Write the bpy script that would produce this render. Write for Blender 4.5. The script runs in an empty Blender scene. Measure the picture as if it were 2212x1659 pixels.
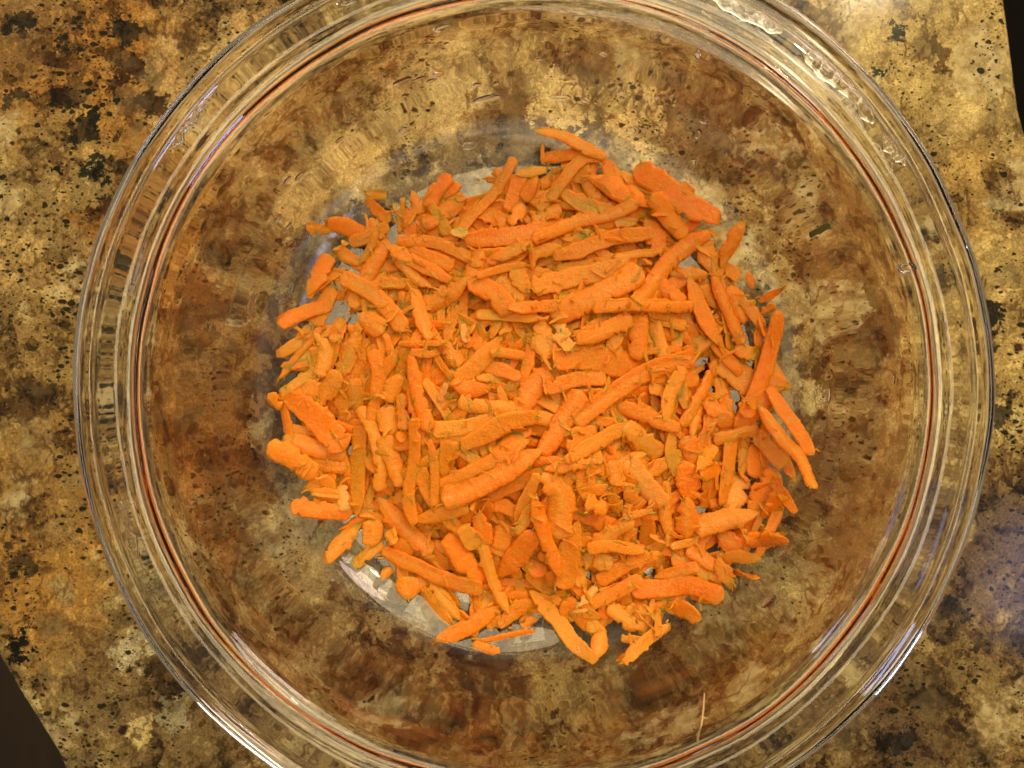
import bpy, bmesh, math, random
import numpy as np
from mathutils import Vector, noise as mnoise

sc = bpy.context.scene
C = sc.collection
R = math.radians

# ------------------------------------------------------------------ camera
F = 764.0                      # focal length in pixels of the 1024 px frame
CAM = Vector((-0.0057, 0.0014, 0.2795))
cam = bpy.data.objects.new('camera', bpy.data.cameras.new('camera'))
C.objects.link(cam)
cam.location = CAM
cam.rotation_euler = (0, 0, 0)
cam.data.sensor_fit = 'HORIZONTAL'
cam.data.sensor_width = 36
cam.data.lens = 36 * F / 1024
cam.data.clip_start = 0.01
cam.data.clip_end = 50
cam.data.dof.use_dof = True
cam.data.dof.focus_distance = 0.245
cam.data.dof.aperture_fstop = 15
sc.camera = cam

# ------------------------------------------------------------------ world and lamps (a kitchen in the evening)
w = bpy.data.worlds.new('World'); sc.world = w; w.use_nodes = True
bg = w.node_tree.nodes['Background']
bg.inputs[0].default_value = (1.0, 0.80, 0.52, 1); bg.inputs[1].default_value = 0.14

def lamp(name, loc, size, power, col, target=(0, 0, 0), size_y=None):
    l = bpy.data.lights.new(name, 'AREA'); l.energy = power; l.color = col
    l.shape = 'DISK' if size_y is None else 'RECTANGLE'
    l.size = size
    if size_y: l.size_y = size_y
    o = bpy.data.objects.new(name, l); C.objects.link(o); o.location = loc
    o.rotation_euler = (Vector(target) - Vector(loc)).to_track_quat('-Z', 'Y').to_euler()
    return o
lamp('overhead_lamp', (0.90, 1.03, 1.6), 0.08, 2.2, (1.0, 0.80, 0.46))
lamp('overhead_lamp', (0.14, 0.18, 1.95), 1.0, 10, (1.0, 0.79, 0.46))  # broad unseen lamp, added overhead to light the carrots evenly
lamp('soft_lamp', (0.66, 1.80, 1.36), 1.9, 34, (1.0, 0.79, 0.46))  # large area lamp added for soft side light on the heap
lamp('pink_lamp', (0.90, 1.00, 0.72), 0.30, 1.5, (1.0, 0.72, 0.62))
lamp('window_light', (-0.95, 0.75, 0.60), 0.30, 2.4, (0.48, 0.60, 1.0), size_y=0.30)
lamp('window_light', (1.62, -0.60, 2.0), 0.36, 0.6, (0.50, 0.58, 1.0), size_y=0.30)

sc.view_settings.view_transform = 'Standard'
sc.view_settings.look = 'None'
sc.view_settings.exposure = 0.72
sc.view_settings.gamma = 1.0
cy = sc.cycles
cy.use_denoising = True
cy.max_bounces = 24; cy.transmission_bounces = 24; cy.glossy_bounces = 8; cy.diffuse_bounces = 5
cy.transparent_max_bounces = 16
cy.caustics_reflective = True; cy.caustics_refractive = True
cy.blur_glossy = 0.2
cy.sample_clamp_indirect = 6.0

# ------------------------------------------------------------------ helpers
def unproj(px, py, z):
    d = CAM.z - z
    return (CAM.x + (px - 512) / F * d, CAM.y - (py - 384) / F * d)

def tag(o, label=None, cat=None, group=None, kind=None):
    for k, v in (('label', label), ('category', cat), ('group', group), ('kind', kind)):
        if v: o[k] = v
    return o

def link(name, me, mat, parent=None, smooth=True):
    o = bpy.data.objects.new(name, me); C.objects.link(o)
    if mat: me.materials.append(mat)
    if smooth: me.polygons.foreach_set('use_smooth', [True] * len(me.polygons))
    if parent: o.parent = parent
    return o

class N:
    """tiny node-tree helper"""
    def __init__(s, mat): s.t = mat.node_tree; s.n = s.t.nodes; s.l = s.t.links
    def new(s, ty, **kw):
        n = s.n.new(ty)
        for k, v in kw.items(): setattr(n, k, v)
        return n
    def set(s, sock, v):
        if isinstance(v, bpy.types.NodeSocket): s.l.new(v, sock)
        elif isinstance(v, (tuple, list)) and sock.type == 'RGBA': sock.default_value = (*v[:3], 1)
        else: sock.default_value = v
    def math(s, op, a, b=0.0, c=None, clamp=False):
        n = s.new('ShaderNodeMath', operation=op, use_clamp=clamp)
        s.set(n.inputs[0], a); s.set(n.inputs[1], b)
        if c is not None: s.set(n.inputs[2], c)
        return n.outputs[0]
    def vmath(s, op, a, b):
        n = s.new('ShaderNodeVectorMath', operation=op); s.set(n.inputs[0], a); s.set(n.inputs[1], b)
        return n.outputs['Value'] if op in ('DISTANCE', 'LENGTH') else n.outputs[0]
    def mix(s, f, a, b, bt='MIX'):
        n = s.new('ShaderNodeMix', data_type='RGBA', blend_type=bt)
        s.set(n.inputs[0], f); s.set(n.inputs[6], a); s.set(n.inputs[7], b); return n.outputs[2]
    def noise(s, vec, scale, detail=4, rough=0.55, out=0, dist=0.0):
        n = s.new('ShaderNodeTexNoise'); s.set(n.inputs['Vector'], vec)
        n.inputs['Scale'].default_value = scale; n.inputs['Detail'].default_value = detail
        n.inputs['Roughness'].default_value = rough; n.inputs['Distortion'].default_value = dist
        return n.outputs[out]
    def voro(s, vec, scale, out='Distance', feature='F1', rnd=1.0):
        n = s.new('ShaderNodeTexVoronoi', feature=feature); s.set(n.inputs['Vector'], vec)
        n.inputs['Scale'].default_value = scale; n.inputs['Randomness'].default_value = rnd
        return n.outputs[out]
    def step(s, v, lo, hi, a=0.0, b=1.0):
        n = s.new('ShaderNodeMapRange', interpolation_type='SMOOTHSTEP'); s.set(n.inputs[0], v)
        n.inputs[1].default_value = lo; n.inputs[2].default_value = hi
        n.inputs[3].default_value = a; n.inputs[4].default_value = b; return n.outputs[0]
    def ramp(s, f, stops, interp='LINEAR'):
        n = s.new('ShaderNodeValToRGB'); s.set(n.inputs[0], f); cr = n.color_ramp; cr.interpolation = interp
        while len(cr.elements) > len(stops): cr.elements.remove(cr.elements[-1])
        while len(cr.elements) < len(stops): cr.elements.new(1)
        for e, (p, c) in zip(cr.elements, stops): e.position = p; e.color = (*c, 1)
        return n.outputs[0]
    def mapping(s, vec, rot=0.0, scale=(1, 1, 1), loc=(0, 0, 0)):
        n = s.new('ShaderNodeMapping'); s.set(n.inputs[0], vec); n.inputs[1].default_value = loc
        n.inputs[2].default_value = (0, 0, rot); n.inputs[3].default_value = scale; return n.outputs[0]

def material(name):
    m = bpy.data.materials.new(name); m.use_nodes = True
    return m, N(m), m.node_tree.nodes['Principled BSDF']

# ------------------------------------------------------------------ materials
def granite_material():
    m, n, b = material('granite')
    pos = n.new('ShaderNodeTexCoord').outputs['Object']
    # domain warps: a coarse flow and a fine ragged one
    w1 = n.vmath('SUBTRACT', n.noise(pos, 22, 3, .5, 1), (0.5, 0.5, 0.5))
    w1 = n.vmath('MULTIPLY', w1, (0.016, 0.016, 0.0))
    w2 = n.vmath('SUBTRACT', n.noise(pos, 120, 3, .6, 1), (0.5, 0.5, 0.5))
    w2 = n.vmath('MULTIPLY', w2, (0.0030, 0.0030, 0.0))
    w3 = n.vmath('SUBTRACT', n.noise(pos, 520, 3, .65, 1), (0.5, 0.5, 0.5))
    w3 = n.vmath('MULTIPLY', w3, (0.0009, 0.0009, 0.0))
    p2 = n.vmath('ADD', n.vmath('ADD', pos, w2), w3)
    p = n.vmath('ADD', p2, w1)
    flat = n.mapping(p, rot=R(-52), scale=(1.3, 0.85, 1))        # the stone flows down to the right
    def cell(scale, off):
        c = n.new('ShaderNodeSeparateColor'); n.set(c.inputs[0], n.voro(n.vmath('ADD', p2, (off, off * .7, 0)), scale, 'Color')); return c.outputs[0]
    val = n.math('ADD', n.noise(flat, 15, 6, .62, 0), n.math('MULTIPLY', n.math('SUBTRACT', n.noise(pos, 11, 3, .5, 0), .5), .30))
    for sc_, k_, off in ((60, .16, 0.3), (135, .19, 1.1), (300, .18, 2.3), (700, .14, 3.7)):
        val = n.math('ADD', val, n.math('MULTIPLY', n.math('SUBTRACT', cell(sc_, off), .5), k_))
    val = n.math('ADD', val, n.math('MULTIPLY', n.math('SUBTRACT', n.noise(p2, 90, 5, .72, 0), .5), .55))
    base = n.ramp(val, [
        (0.26, (0.025, 0.017, 0.008)), (0.37, (0.105, 0.066, 0.026)), (0.44, (0.235, 0.155, 0.060)), (0.51, (0.370, 0.245, 0.090)),
        (0.56, (0.300, 0.220, 0.095)), (0.62, (0.450, 0.330, 0.140)), (0.70, (0.580, 0.450, 0.210)), (0.82, (0.72, 0.60, 0.34))])
    relief = n.ramp(val, [(.28, (.24, .21, .16)), (.42, (.66, .62, .55)), (.5, (1, 1, 1)), (.6, (.92, .94, .98)), (.68, (1.25, 1.27, 1.28)), (.80, (1.55, 1.65, 1.75))])
    col = base
    # hand-placed colour fields of this slab: px, py, radius px, colour, strength
    fields = [
        (95, 60, 110, (0.53, 0.285, 0.060), .85), (20, 20, 60, (0.26, 0.16, 0.06), .6), (150, 150, 60, (.50, .27, .06), .7), (15, 250, 60, (.50, .34, .13), .7),
        (60, 165, 70, (0.42, 0.30, 0.12), .6), (130, 250, 60, (0.44, 0.22, 0.040), .8), (55, 350, 60, (.46, .31, .11), .6),
        (215, 70, 70, (0.62, 0.43, 0.19), .85), (60, 480, 90, (0.46, 0.28, 0.085), .8),
        (40, 600, 70, (0.54, 0.31, 0.07), .85), (120, 660, 60, (0.40, 0.27, 0.11), .6), (150, 735, 90, (.33, .23, .10), .7),
        (230, 350, 110, (0.43, 0.235, 0.065), .7), (200, 450, 90, (0.40, 0.215, 0.06), .7),
        (440, 60, 70, (0.60, 0.44, 0.20), .7), (620, 95, 60, (0.52, 0.38, 0.16), .7), (560, 95, 40, (.60, .46, .22), .6),
        (520, 130, 60, (0.20, 0.12, 0.045), .6), (700, 110, 50, (0.22, 0.12, 0.05), .6), (280, 150, 70, (0.50, 0.35, 0.15), .6),
        (345, 265, 60, (0.20, 0.145, 0.065), .6), (860, 250, 80, (0.30, 0.18, 0.06), .6),
        (815, 395, 40, (0.52, 0.41, 0.20), .6), (860, 480, 80, (0.25, 0.165, 0.070), .7), (870, 590, 60, (0.31, 0.20, 0.085), .7),
        (780, 570, 45, (0.36, 0.29, 0.145), .7), (960, 60, 110, (0.58, 0.44, 0.19), .8), (905, 150, 60, (.40, .29, .12), .5), (985, 190, 60, (0.46, 0.30, 0.10), .7),
        (1000, 330, 90, (0.52, 0.38, 0.16), .8), (985, 560, 70, (0.23, 0.16, 0.11), .85), (900, 720, 90, (0.21, 0.14, 0.08), .85),
        (125, 35, 17, (.055, .045, .018), .9), (132, 70, 16, (.10, .045, .012), .85), (150, 105, 16, (.07, .045, .018), .8), (62, 95, 16, (.09, .04, .012), .8),
        (80, 130, 14, (.06, .045, .02), .85), (90, 168, 11, (.045, .045, .022), .9), (92, 120, 9, (.03, .03, .015), .9), (112, 185, 8, (.03, .03, .015), .85), (108, 215, 14, (.12, .05, .012), .85), (120, 262, 13, (.06, .045, .016), .85),
        (136, 305, 13, (.10, .045, .012), .8), (20, 20, 16, (.04, .035, .016), .85), (15, 95, 12, (.06, .05, .03), .7), (62, 171, 6, (.018, .018, .010), .95),
        (120, 375, 20, (.09, .05, .015), .7), (30, 400, 22, (.11, .06, .02), .6), (18, 648, 13, (.015, .018, .012), .95), (52, 718, 10, (.018, .02, .012), .95), (70, 725, 8, (.03, .03, .02), .9),
        (100, 480, 16, (.10, .06, .02), .6), (20, 560, 14, (.05, .045, .02), .7), (150, 590, 22, (.30, .24, .13), .6), (135, 650, 20, (.62, .54, .34), .8), (138, 727, 16, (.70, .56, .26), .85),
        (62, 590, 14, (.5, .40, .2), .6), (175, 715, 18, (.50, .44, .28), .7), (22, 745, 30, (.44, .30, .12), .6),
        (897, 35, 9, (.05, .055, .03), .9), (878, 66, 7, (.05, .055, .03), .85), (940, 55, 10, (.16, .08, .02), .7), (1003, 205, 12, (.04, .04, .02), .85), (990, 318, 16, (.035, .03, .02), .85),
        (985, 352, 12, (.05, .035, .02), .8), (1000, 415, 14, (.04, .03, .02), .75), (948, 618, 26, (.07, .055, .05), .85), (935, 690, 20, (.06, .04, .05), .85), (1005, 640, 18, (.07, .05, .04), .8),
        (890, 745, 18, (.05, .04, .045), .8), (985, 740, 20, (.06, .04, .03), .75), (925, 640, 13, (.62, .47, .22), .8), (1010, 700, 24, (.50, .40, .2), .6), (850, 752, 20, (.42, .32, .16), .6),
        (230, 55, 30, (.66, .50, .24), .7), (250, 95, 22, (.60, .42, .18), .6), (185, 30, 24, (.36, .20, .06), .6), (870, 150, 18, (.24, .17, .09), .6), (955, 115, 26, (.62, .48, .22), .6),
        (370, 240, 34, (.085, .06, .028), .75), (590, 120, 26, (.10, .06, .025), .6), (470, 55, 20, (.72, .58, .30), .75), (455, 78, 18, (.70, .56, .28), .7), (560, 92, 17, (.72, .60, .32), .75),
        (640, 95, 20, (.70, .52, .24), .75), (655, 120, 12, (.68, .52, .26), .7), (780, 265, 12, (.60, .48, .24), .6), (790, 330, 24, (.11, .075, .03), .7), (835, 300, 20, (.46, .33, .14), .5),
        (820, 400, 17, (.66, .56, .32), .75), (225, 320, 13, (.62, .50, .28), .75), (300, 565, 20, (.58, .47, .26), .75), (268, 520, 15, (.60, .50, .28), .75), (260, 425, 14, (.56, .46, .25), .6),
        (460, 620, 24, (.12, .08, .04), .7), (340, 600, 24, (.20, .14, .07), .6), (640, 640, 30, (.20, .14, .06), .6), (800, 560, 26, (.44, .37, .19), .6), (210, 230, 30, (.14, .07, .03), .5),
        (980, 680, 70, (0.38, 0.27, 0.115), .6), (300, 570, 45, (0.56, 0.43, 0.21), .7), (350, 620, 50, (0.50, 0.36, 0.17), .6),
        (520, 690, 70, (0.46, 0.33, 0.13), .6), (640, 620, 70, (0.24, 0.17, 0.08), .6), (720, 700, 60, (0.40, 0.29, 0.11), .6),
        (260, 700, 60, (0.36, 0.23, 0.10), .5), (480, 610, 60, (.15, .10, .05), .6),
    ]
    pw = n.vmath('ADD', n.vmath('ADD', pos, n.vmath('MULTIPLY', w1, (0.75, 0.75, 0))), n.vmath('ADD', w2, w3))
    sepz = n.vmath('MULTIPLY', pw, (1, 1, 0))
    rg = n.vmath('MULTIPLY', n.vmath('SUBTRACT', n.noise(pos, 42, 6, .68, 1), (.5, .5, .5)), (.060, .060, 0))
    sepz = n.vmath('MULTIPLY', n.vmath('ADD', n.vmath('ADD', pos, rg), w3), (1, 1, 0))
    sepB = n.vmath('MULTIPLY', n.vmath('ADD', n.vmath('ADD', pos, n.vmath('MULTIPLY', n.vmath('SUBTRACT', n.noise(pos, 95, 6, .7, 1), (.5, .5, .5)), (.030, .030, 0))), w3), (1, 1, 0))
    nzA = n.math('MULTIPLY', n.math('SUBTRACT', n.noise(p2, 55, 6, .7, 0), .5), 2.6)
    nzB = n.math('MULTIPLY', n.math('SUBTRACT', n.noise(p2, 140, 6, .72, 0), .5), 3.4)
    fields += [(345, 150, 36, (.64, .47, .21), .9), (300, 205, 24, (.60, .42, .18), .8), (560, 100, 30, (.70, .54, .26), .9), (640, 112, 30, (.68, .50, .23), .9), (450, 70, 38, (.70, .54, .27), .9),
        (600, 60, 30, (.20, .125, .05), .6), (700, 150, 34, (.22, .14, .06), .6), (400, 120, 34, (.56, .43, .20), .8), (500, 30, 34, (.54, .40, .18), .7), (180, 350, 30, (.46, .29, .11), .7), (330, 660, 30, (.52, .40, .20), .75), (600, 720, 36, (.50, .38, .17), .7), (420, 740, 36, (.46, .34, .15), .7), (850, 430, 30, (.40, .28, .13), .6), (820, 620, 34, (.44, .33, .15), .7), (900, 300, 30, (.44, .33, .15), .6), (760, 130, 26, (.52, .38, .17), .7), (880, 330, 34, (.22, .13, .05), .7), (830, 470, 40, (.20, .13, .06), .7),
        (790, 590, 34, (.50, .42, .22), .8), (740, 640, 30, (.46, .33, .12), .7), (560, 700, 34, (.56, .42, .18), .75), (440, 690, 30, (.54, .38, .16), .7), (360, 690, 30, (.34, .19, .08), .7),
        (200, 300, 34, (.16, .08, .03), .65), (260, 300, 26, (.50, .38, .18), .7), (180, 420, 26, (.50, .29, .08), .7), (240, 470, 24, (.20, .11, .04), .6), (300, 480, 26, (.52, .40, .20), .7), (650, 700, 26, (.11, .07, .03), .7)]
    for px, py, rp, c, s in fields:
        s = min(1.0, s * 1.15)
        x, y = unproj(px, py, 0); r = rp / F * CAM.z
        nz = nzA if rp > 34 else nzB
        f = n.step(n.math('ADD', n.math('DIVIDE', n.vmath('DISTANCE', sepz if rp > 34 else sepB, (x, y, 0)), r), nz), .55 if rp > 34 else .8, 1.25 if rp > 34 else 1.05, s, 0)
        col = n.mix(f, col, n.mix(.5 if sum(c) > 1.15 else 1.0, tuple(q * (1.12 if sum(c) > 1.15 else 1) for q in c), relief, 'MULTIPLY'))
    # mineral grain: small crystals, each with its own shade
    fine = n.noise(p2, 1100, 3, .7, 0)
    col = n.mix(1.0, col, n.ramp(fine, [(.3, (.62, .58, .50)), (.5, (1, 1, 1)), (.7, (1.40, 1.38, 1.32))]), 'MULTIPLY')
    # grey translucent quartz grains
    q = n.voro(p2, 95, 'Color'); qs = n.new('ShaderNodeSeparateColor'); n.set(qs.inputs[0], q)
    qe = n.voro(p2, 95, 'Distance', 'DISTANCE_TO_EDGE')
    qf = n.math('MULTIPLY', n.step(qs.outputs[1], .84, .88), n.step(qe, .02, .25, 0, .5))
    col = n.mix(qf, col, (0.22, 0.17, 0.09))
    # cream feldspar crystals, drawn out and ragged
    fp = n.mapping(n.vmath('ADD', sepB, (.03, .01, 0)), rot=R(-58), scale=(1.0, 0.7, 1))
    fd = n.voro(fp, 50, 'Distance'); fc = n.new('ShaderNodeSeparateColor'); n.set(fc.inputs[0], n.voro(fp, 50, 'Color'))
    ff = n.math('MULTIPLY', n.step(fc.outputs[0], .70, .76), n.step(n.math('ADD', n.math('SUBTRACT', fd, n.math('MULTIPLY', fc.outputs[2], .18)), n.math('MULTIPLY', nzB, .2)), .14, .34, .8, 0))
    fcol = n.mix(n.step(n.noise(p2, 130, 4, .65), .38, .62), (0.46, 0.33, 0.145), (0.76, 0.64, 0.38))
    col = n.mix(ff, col, fcol)
    # milky quartz blobs, rounder
    qv = n.vmath('ADD', pos, rg); qd = n.voro(qv, 26, 'Distance'); qc = n.new('ShaderNodeSeparateColor'); n.set(qc.inputs[0], n.voro(qv, 26, 'Color'))
    qb = n.math('MULTIPLY', n.step(qc.outputs[2], .76, .80), n.step(n.math('ADD', n.math('SUBTRACT', qd, n.math('MULTIPLY', qc.outputs[0], .16)), n.math('MULTIPLY', nzB, .16)), .14, .26, .75, 0))
    col = n.mix(qb, col, n.mix(n.step(n.noise(p2, 190, 4, .7), .36, .64), (0.36, 0.26, 0.12), (0.80, 0.68, 0.42)))
    # rust stain along fissures
    rn = n.math('ABSOLUTE', n.math('SUBTRACT', n.noise(flat, 26, 5, .6), .5))
    col = n.mix(n.math('MULTIPLY', n.step(rn, .0, .024, .8, 0), n.step(n.noise(pos, 50, 2, .5), .42, .6)), col, (0.16, 0.085, 0.028))
    rn2 = n.math('ABSOLUTE', n.math('SUBTRACT', n.noise(n.mapping(p2, loc=(3, 1, 0)), 60, 3, .6), .5))
    col = n.mix(n.math('MULTIPLY', n.step(rn2, .0, .02, .5, 0), n.step(n.noise(pos, 75, 2, .5), .45, .6)), col, (0.19, 0.110, 0.042))
    # black mica flecks, in drifts
    drift = n.noise(n.mapping(pos, rot=R(-58), scale=(2.2, .55, 1), loc=(.3, 0, 0)), 22, 3, .55)
    lefty = n.step(n.new('ShaderNodeSeparateXYZ').outputs[0], 0, 1)
    sx = n.new('ShaderNodeSeparateXYZ'); n.set(sx.inputs[0], pos)
    side = n.math('MAXIMUM', n.step(sx.outputs[0], -.16, -.11, .10, 0), n.step(sx.outputs[0], .12, .165, 0, .055))
    dr = n.math('ADD', drift, side)
    for sc_, th_ in ((250, .34), (430, .36), (800, .36)):
        fv = n.mapping(p2, rot=R(25), scale=(1, 1.5, 1), loc=(sc_ * .01, 0, 0))
        fr = n.new('ShaderNodeSeparateColor'); n.set(fr.inputs[0], n.voro(fv, sc_, 'Color'))
        on = n.step(n.math('SUBTRACT', n.math('MULTIPLY', n.step(dr, .47, .72), .60), fr.outputs[0]), -.02, .02)
        sz = n.math('MULTIPLY', fr.outputs[1], th_)
        dd = n.math('SUBTRACT', n.voro(fv, sc_, 'Distance'), sz)
        col = n.mix(n.math('MULTIPLY', on, n.step(dd, .0, .14, .92, 0)), col, (0.022, 0.022, 0.010))
    # larger dark clots, greenish black
    cl = n.math('SUBTRACT', n.noise(p2, 75, 5, .68), n.math('MULTIPLY', n.step(dr, .5, .75), .13))
    col = n.mix(n.step(cl, .235, .30, .9, 0), col, (0.030, 0.030, 0.013))
    # burgundy garnets
    gd = n.voro(p2, 64, 'Distance'); gc = n.new('ShaderNodeSeparateColor'); n.set(gc.inputs[0], n.voro(p2, 64, 'Color'))
    gf = n.math('MULTIPLY', n.step(gc.outputs[1], .80, .82), n.step(gd, .07, .15, .9, 0))
    col = n.mix(gf, col, (0.055, 0.016, 0.014))
    hs = n.new('ShaderNodeHueSaturation'); hs.inputs[1].default_value = 0.96; hs.inputs[2].default_value = 0.76
    gm = n.new('ShaderNodeGamma'); gm.inputs[1].default_value = 1.24; n.set(gm.inputs[0], n.mix(1.0, col, (1.0, 1.02, 0.93), 'MULTIPLY'))
    n.set(hs.inputs[4], gm.outputs[0])
    n.set(b.inputs['Base Color'], hs.outputs[0])
    b.inputs['Roughness'].default_value = 0.13
    b.inputs['IOR'].default_value = 1.48
    bp = n.new('ShaderNodeBump'); bp.inputs['Strength'].default_value = .06; bp.inputs['Distance'].default_value = .0004
    n.set(bp.inputs['Height'], n.noise(pos, 160, 5, .6)); n.set(b.inputs['Normal'], bp.outputs[0])
    return m

def glass_material():
    m, n, b = material('clear_glass')
    b.inputs['Base Color'].default_value = (0.975, 0.972, 0.95, 1)
    b.inputs['Transmission Weight'].default_value = 1
    b.inputs['Roughness'].default_value = 0.0
    b.inputs['IOR'].default_value = 1.474
    pos = n.new('ShaderNodeTexCoord').outputs['Object']
    bp = n.new('ShaderNodeBump'); bp.inputs['Strength'].default_value = .14; bp.inputs['Distance'].default_value = .0006
    h = n.math('ADD', n.noise(pos, 70, 2, .5), n.math('MULTIPLY', n.noise(pos, 260, 2, .5), .10))
    n.set(bp.inputs['Height'], h); n.set(b.inputs['Normal'], bp.outputs[0])
    return m

def water_material():
    m, n, b = material('water')
    b.inputs['Base Color'].default_value = (1, 1, 1, 1)
    b.inputs['Transmission Weight'].default_value = 1
    b.inputs['Roughness'].default_value = 0.0
    b.inputs['IOR'].default_value = 1.333
    return m

def carrot_material(name, hue):
    m, n, b = material(name)
    pos = n.new('ShaderNodeNewGeometry').outputs['Position']
    oi = n.new('ShaderNodeObjectInfo')
    rnd = n.math('FRACT', n.math('ADD', oi.outputs['Random'], n.new('ShaderNodeAttribute', attribute_name='shade').outputs['Fac']))
    at = n.new('ShaderNodeAttribute', attribute_name='thin').outputs['Fac']
    core = n.new('ShaderNodeAttribute', attribute_name='core').outputs['Fac']
    if hue == 'orange':
        col = n.ramp(rnd, [(0, (0.95, 0.200, 0.001)), (.35, (1.0, 0.225, 0.003)), (.75, (1.0, 0.255, 0.007)), (1, (1.0, 0.32, 0.025))])
        col = n.mix(n.math('MULTIPLY', at, .32), col, (0.80, 0.29, 0.010))
    else:
        col = n.ramp(rnd, [(0, (1.0, 0.30, 0.035)), (.5, (1.0, 0.36, 0.07)), (1, (1.0, 0.42, 0.12))])
    blot = n.noise(pos, 420, 5, .68)
    col = n.mix(n.step(blot, .44, .64, 0, .5), col, (1.0, 0.31, 0.018))
    col = n.mix(n.math('MULTIPLY', core, .5), col, (1.0, 0.42, 0.07))  # paler carrot core, also painted in as a peachy highlight
    glint_speck = n.noise(pos, 1500, 3, .7)
    col = n.mix(n.step(glint_speck, .56, .68, 0, .42), col, (1.0, 0.46, 0.10))  # pale specks painted into the colour as small wet glints
    n.set(b.inputs['Base Color'], col)
    b.inputs['Subsurface Weight'].default_value = .8
    b.inputs['Specular IOR Level'].default_value = .42
    b.inputs['Coat Weight'].default_value = .12; b.inputs['Coat Roughness'].default_value = .12; b.inputs['Coat IOR'].default_value = 1.36
    b.inputs['Subsurface Radius'].default_value = (1.0, .30, .05)
    b.inputs['Subsurface Scale'].default_value = .0032
    n.set(b.inputs['Roughness'], n.step(n.noise(pos, 700, 2, .6), .35, .65, .08, .30))
    b.inputs['IOR'].default_value = 1.38
    bp = n.new('ShaderNodeBump'); bp.inputs['Strength'].default_value = .7; bp.inputs['Distance'].default_value = .0005
    h = n.math('ADD', n.noise(pos, 1900, 3, .65), n.math('MULTIPLY', n.noise(pos, 620, 3, .6), 1.5))
    n.set(bp.inputs['Height'], h); n.set(b.inputs['Normal'], bp.outputs[0])
    return m

def plain(name, col, rough, noisec=None, scale=30):
    m, n, b = material(name)
    if noisec:
        pos = n.new('ShaderNodeTexCoord').outputs['Object']
        n.set(b.inputs['Base Color'], n.mix(n.noise(n.mapping(pos, scale=(6, 1, 1)), scale, 5, .6), col, noisec))
    else: b.inputs['Base Color'].default_value = (*col, 1)
    b.inputs['Roughness'].default_value = rough
    return m

GRANITE = granite_material(); GLASS = glass_material(); WATER = water_material()
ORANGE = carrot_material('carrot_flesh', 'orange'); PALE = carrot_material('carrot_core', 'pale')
FLOOR = plain('dark_wood', (0.040, 0.018, 0.005), .7, (0.008, 0.004, 0.002), 5)
BLACK = plain('black_enamel', (0.003, 0.0025, 0.002), .8); BLACK.node_tree.nodes['Principled BSDF'].inputs['Specular IOR Level'].default_value = .1
HERB = plain('green_herb', (0.085, 0.100, 0.020), .5)
SLIVER = plain('pale_sliver', (0.50, 0.34, 0.15), .4)

# ------------------------------------------------------------------ setting
def slab():
    left = [(-420, 60), (-170, 330), (-60, 520), (-22, 596), (0, 640), (28, 688), (48, 720), (68, 752), (84, 790), (110, 850), (190, 1050), (260, 1300)]
    right = [(1230, 1300), (1170, 900), (1095, 500), (1052, 300), (1034, 200), (1024, 146), (1014, 108), (1009, 70), (1005, 38), (999, -6), (985, -100), (955, -300), (940, -420)]
    pts = [unproj(x, y, 0) for x, y in [(a - 14, b + 3) for a, b in left] + [(a + 9, b) for a, b in right]] + [unproj(-420, -420, 0)]
    bm = bmesh.new()
    top = [bm.verts.new((x, y, 0)) for x, y in pts]
    f = bm.faces.new(top)
    bm.normal_update()
    if f.normal.z < 0: f.normal_flip()
    r = bmesh.ops.extrude_face_region(bm, geom=[f])
    vs = [v for v in r['geom'] if isinstance(v, bmesh.types.BMVert)]
    bmesh.ops.translate(bm, vec=(0, 0, -0.032), verts=vs)
    bm.normal_update()
    e = [e for e in bm.edges if all(abs(v.co.z) < 1e-6 for v in e.verts)]
    bmesh.ops.bevel(bm, geom=e, offset=0.0045, segments=5, profile=.5, affect='EDGES')
    bmesh.ops.recalc_face_normals(bm, faces=bm.faces)
    me = bpy.data.meshes.new('countertop'); bm.to_mesh(me); bm.free()
    o = link('countertop', me, GRANITE, smooth=False)
    return tag(o, kind='structure')
slab()

me = bpy.data.meshes.new('floor')
me.from_pydata([(-3, -3, -.9), (3, -3, -.9), (3, 3, -.9), (-3, 3, -.9)], [], [(0, 1, 2, 3)])
tag(link('floor', me, FLOOR, smooth=False), kind='structure')
# black appliance top beyond the right-hand edge of the counter
bm = bmesh.new()
x0, y0 = unproj(1004, -420, -.014); x1, y1 = unproj(1700, 700, -.014)
x0 = unproj(960, 0, -.014)[0]
bmesh.ops.create_cube(bm, size=1)
for v in bm.verts:
    v.co = Vector(((x0 + x1) / 2 + v.co.x * (x1 - x0), .1 + v.co.y * 1.2, -.045 + v.co.z * .02))
bmesh.ops.bevel(bm, geom=bm.edges[:], offset=.004, segments=3, affect='EDGES')
me = bpy.data.meshes.new('appliance_top'); bm.to_mesh(me); bm.free()
tag(link('appliance_top', me, BLACK), 'black appliance edge beside the right end of the granite counter', 'appliance')

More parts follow.
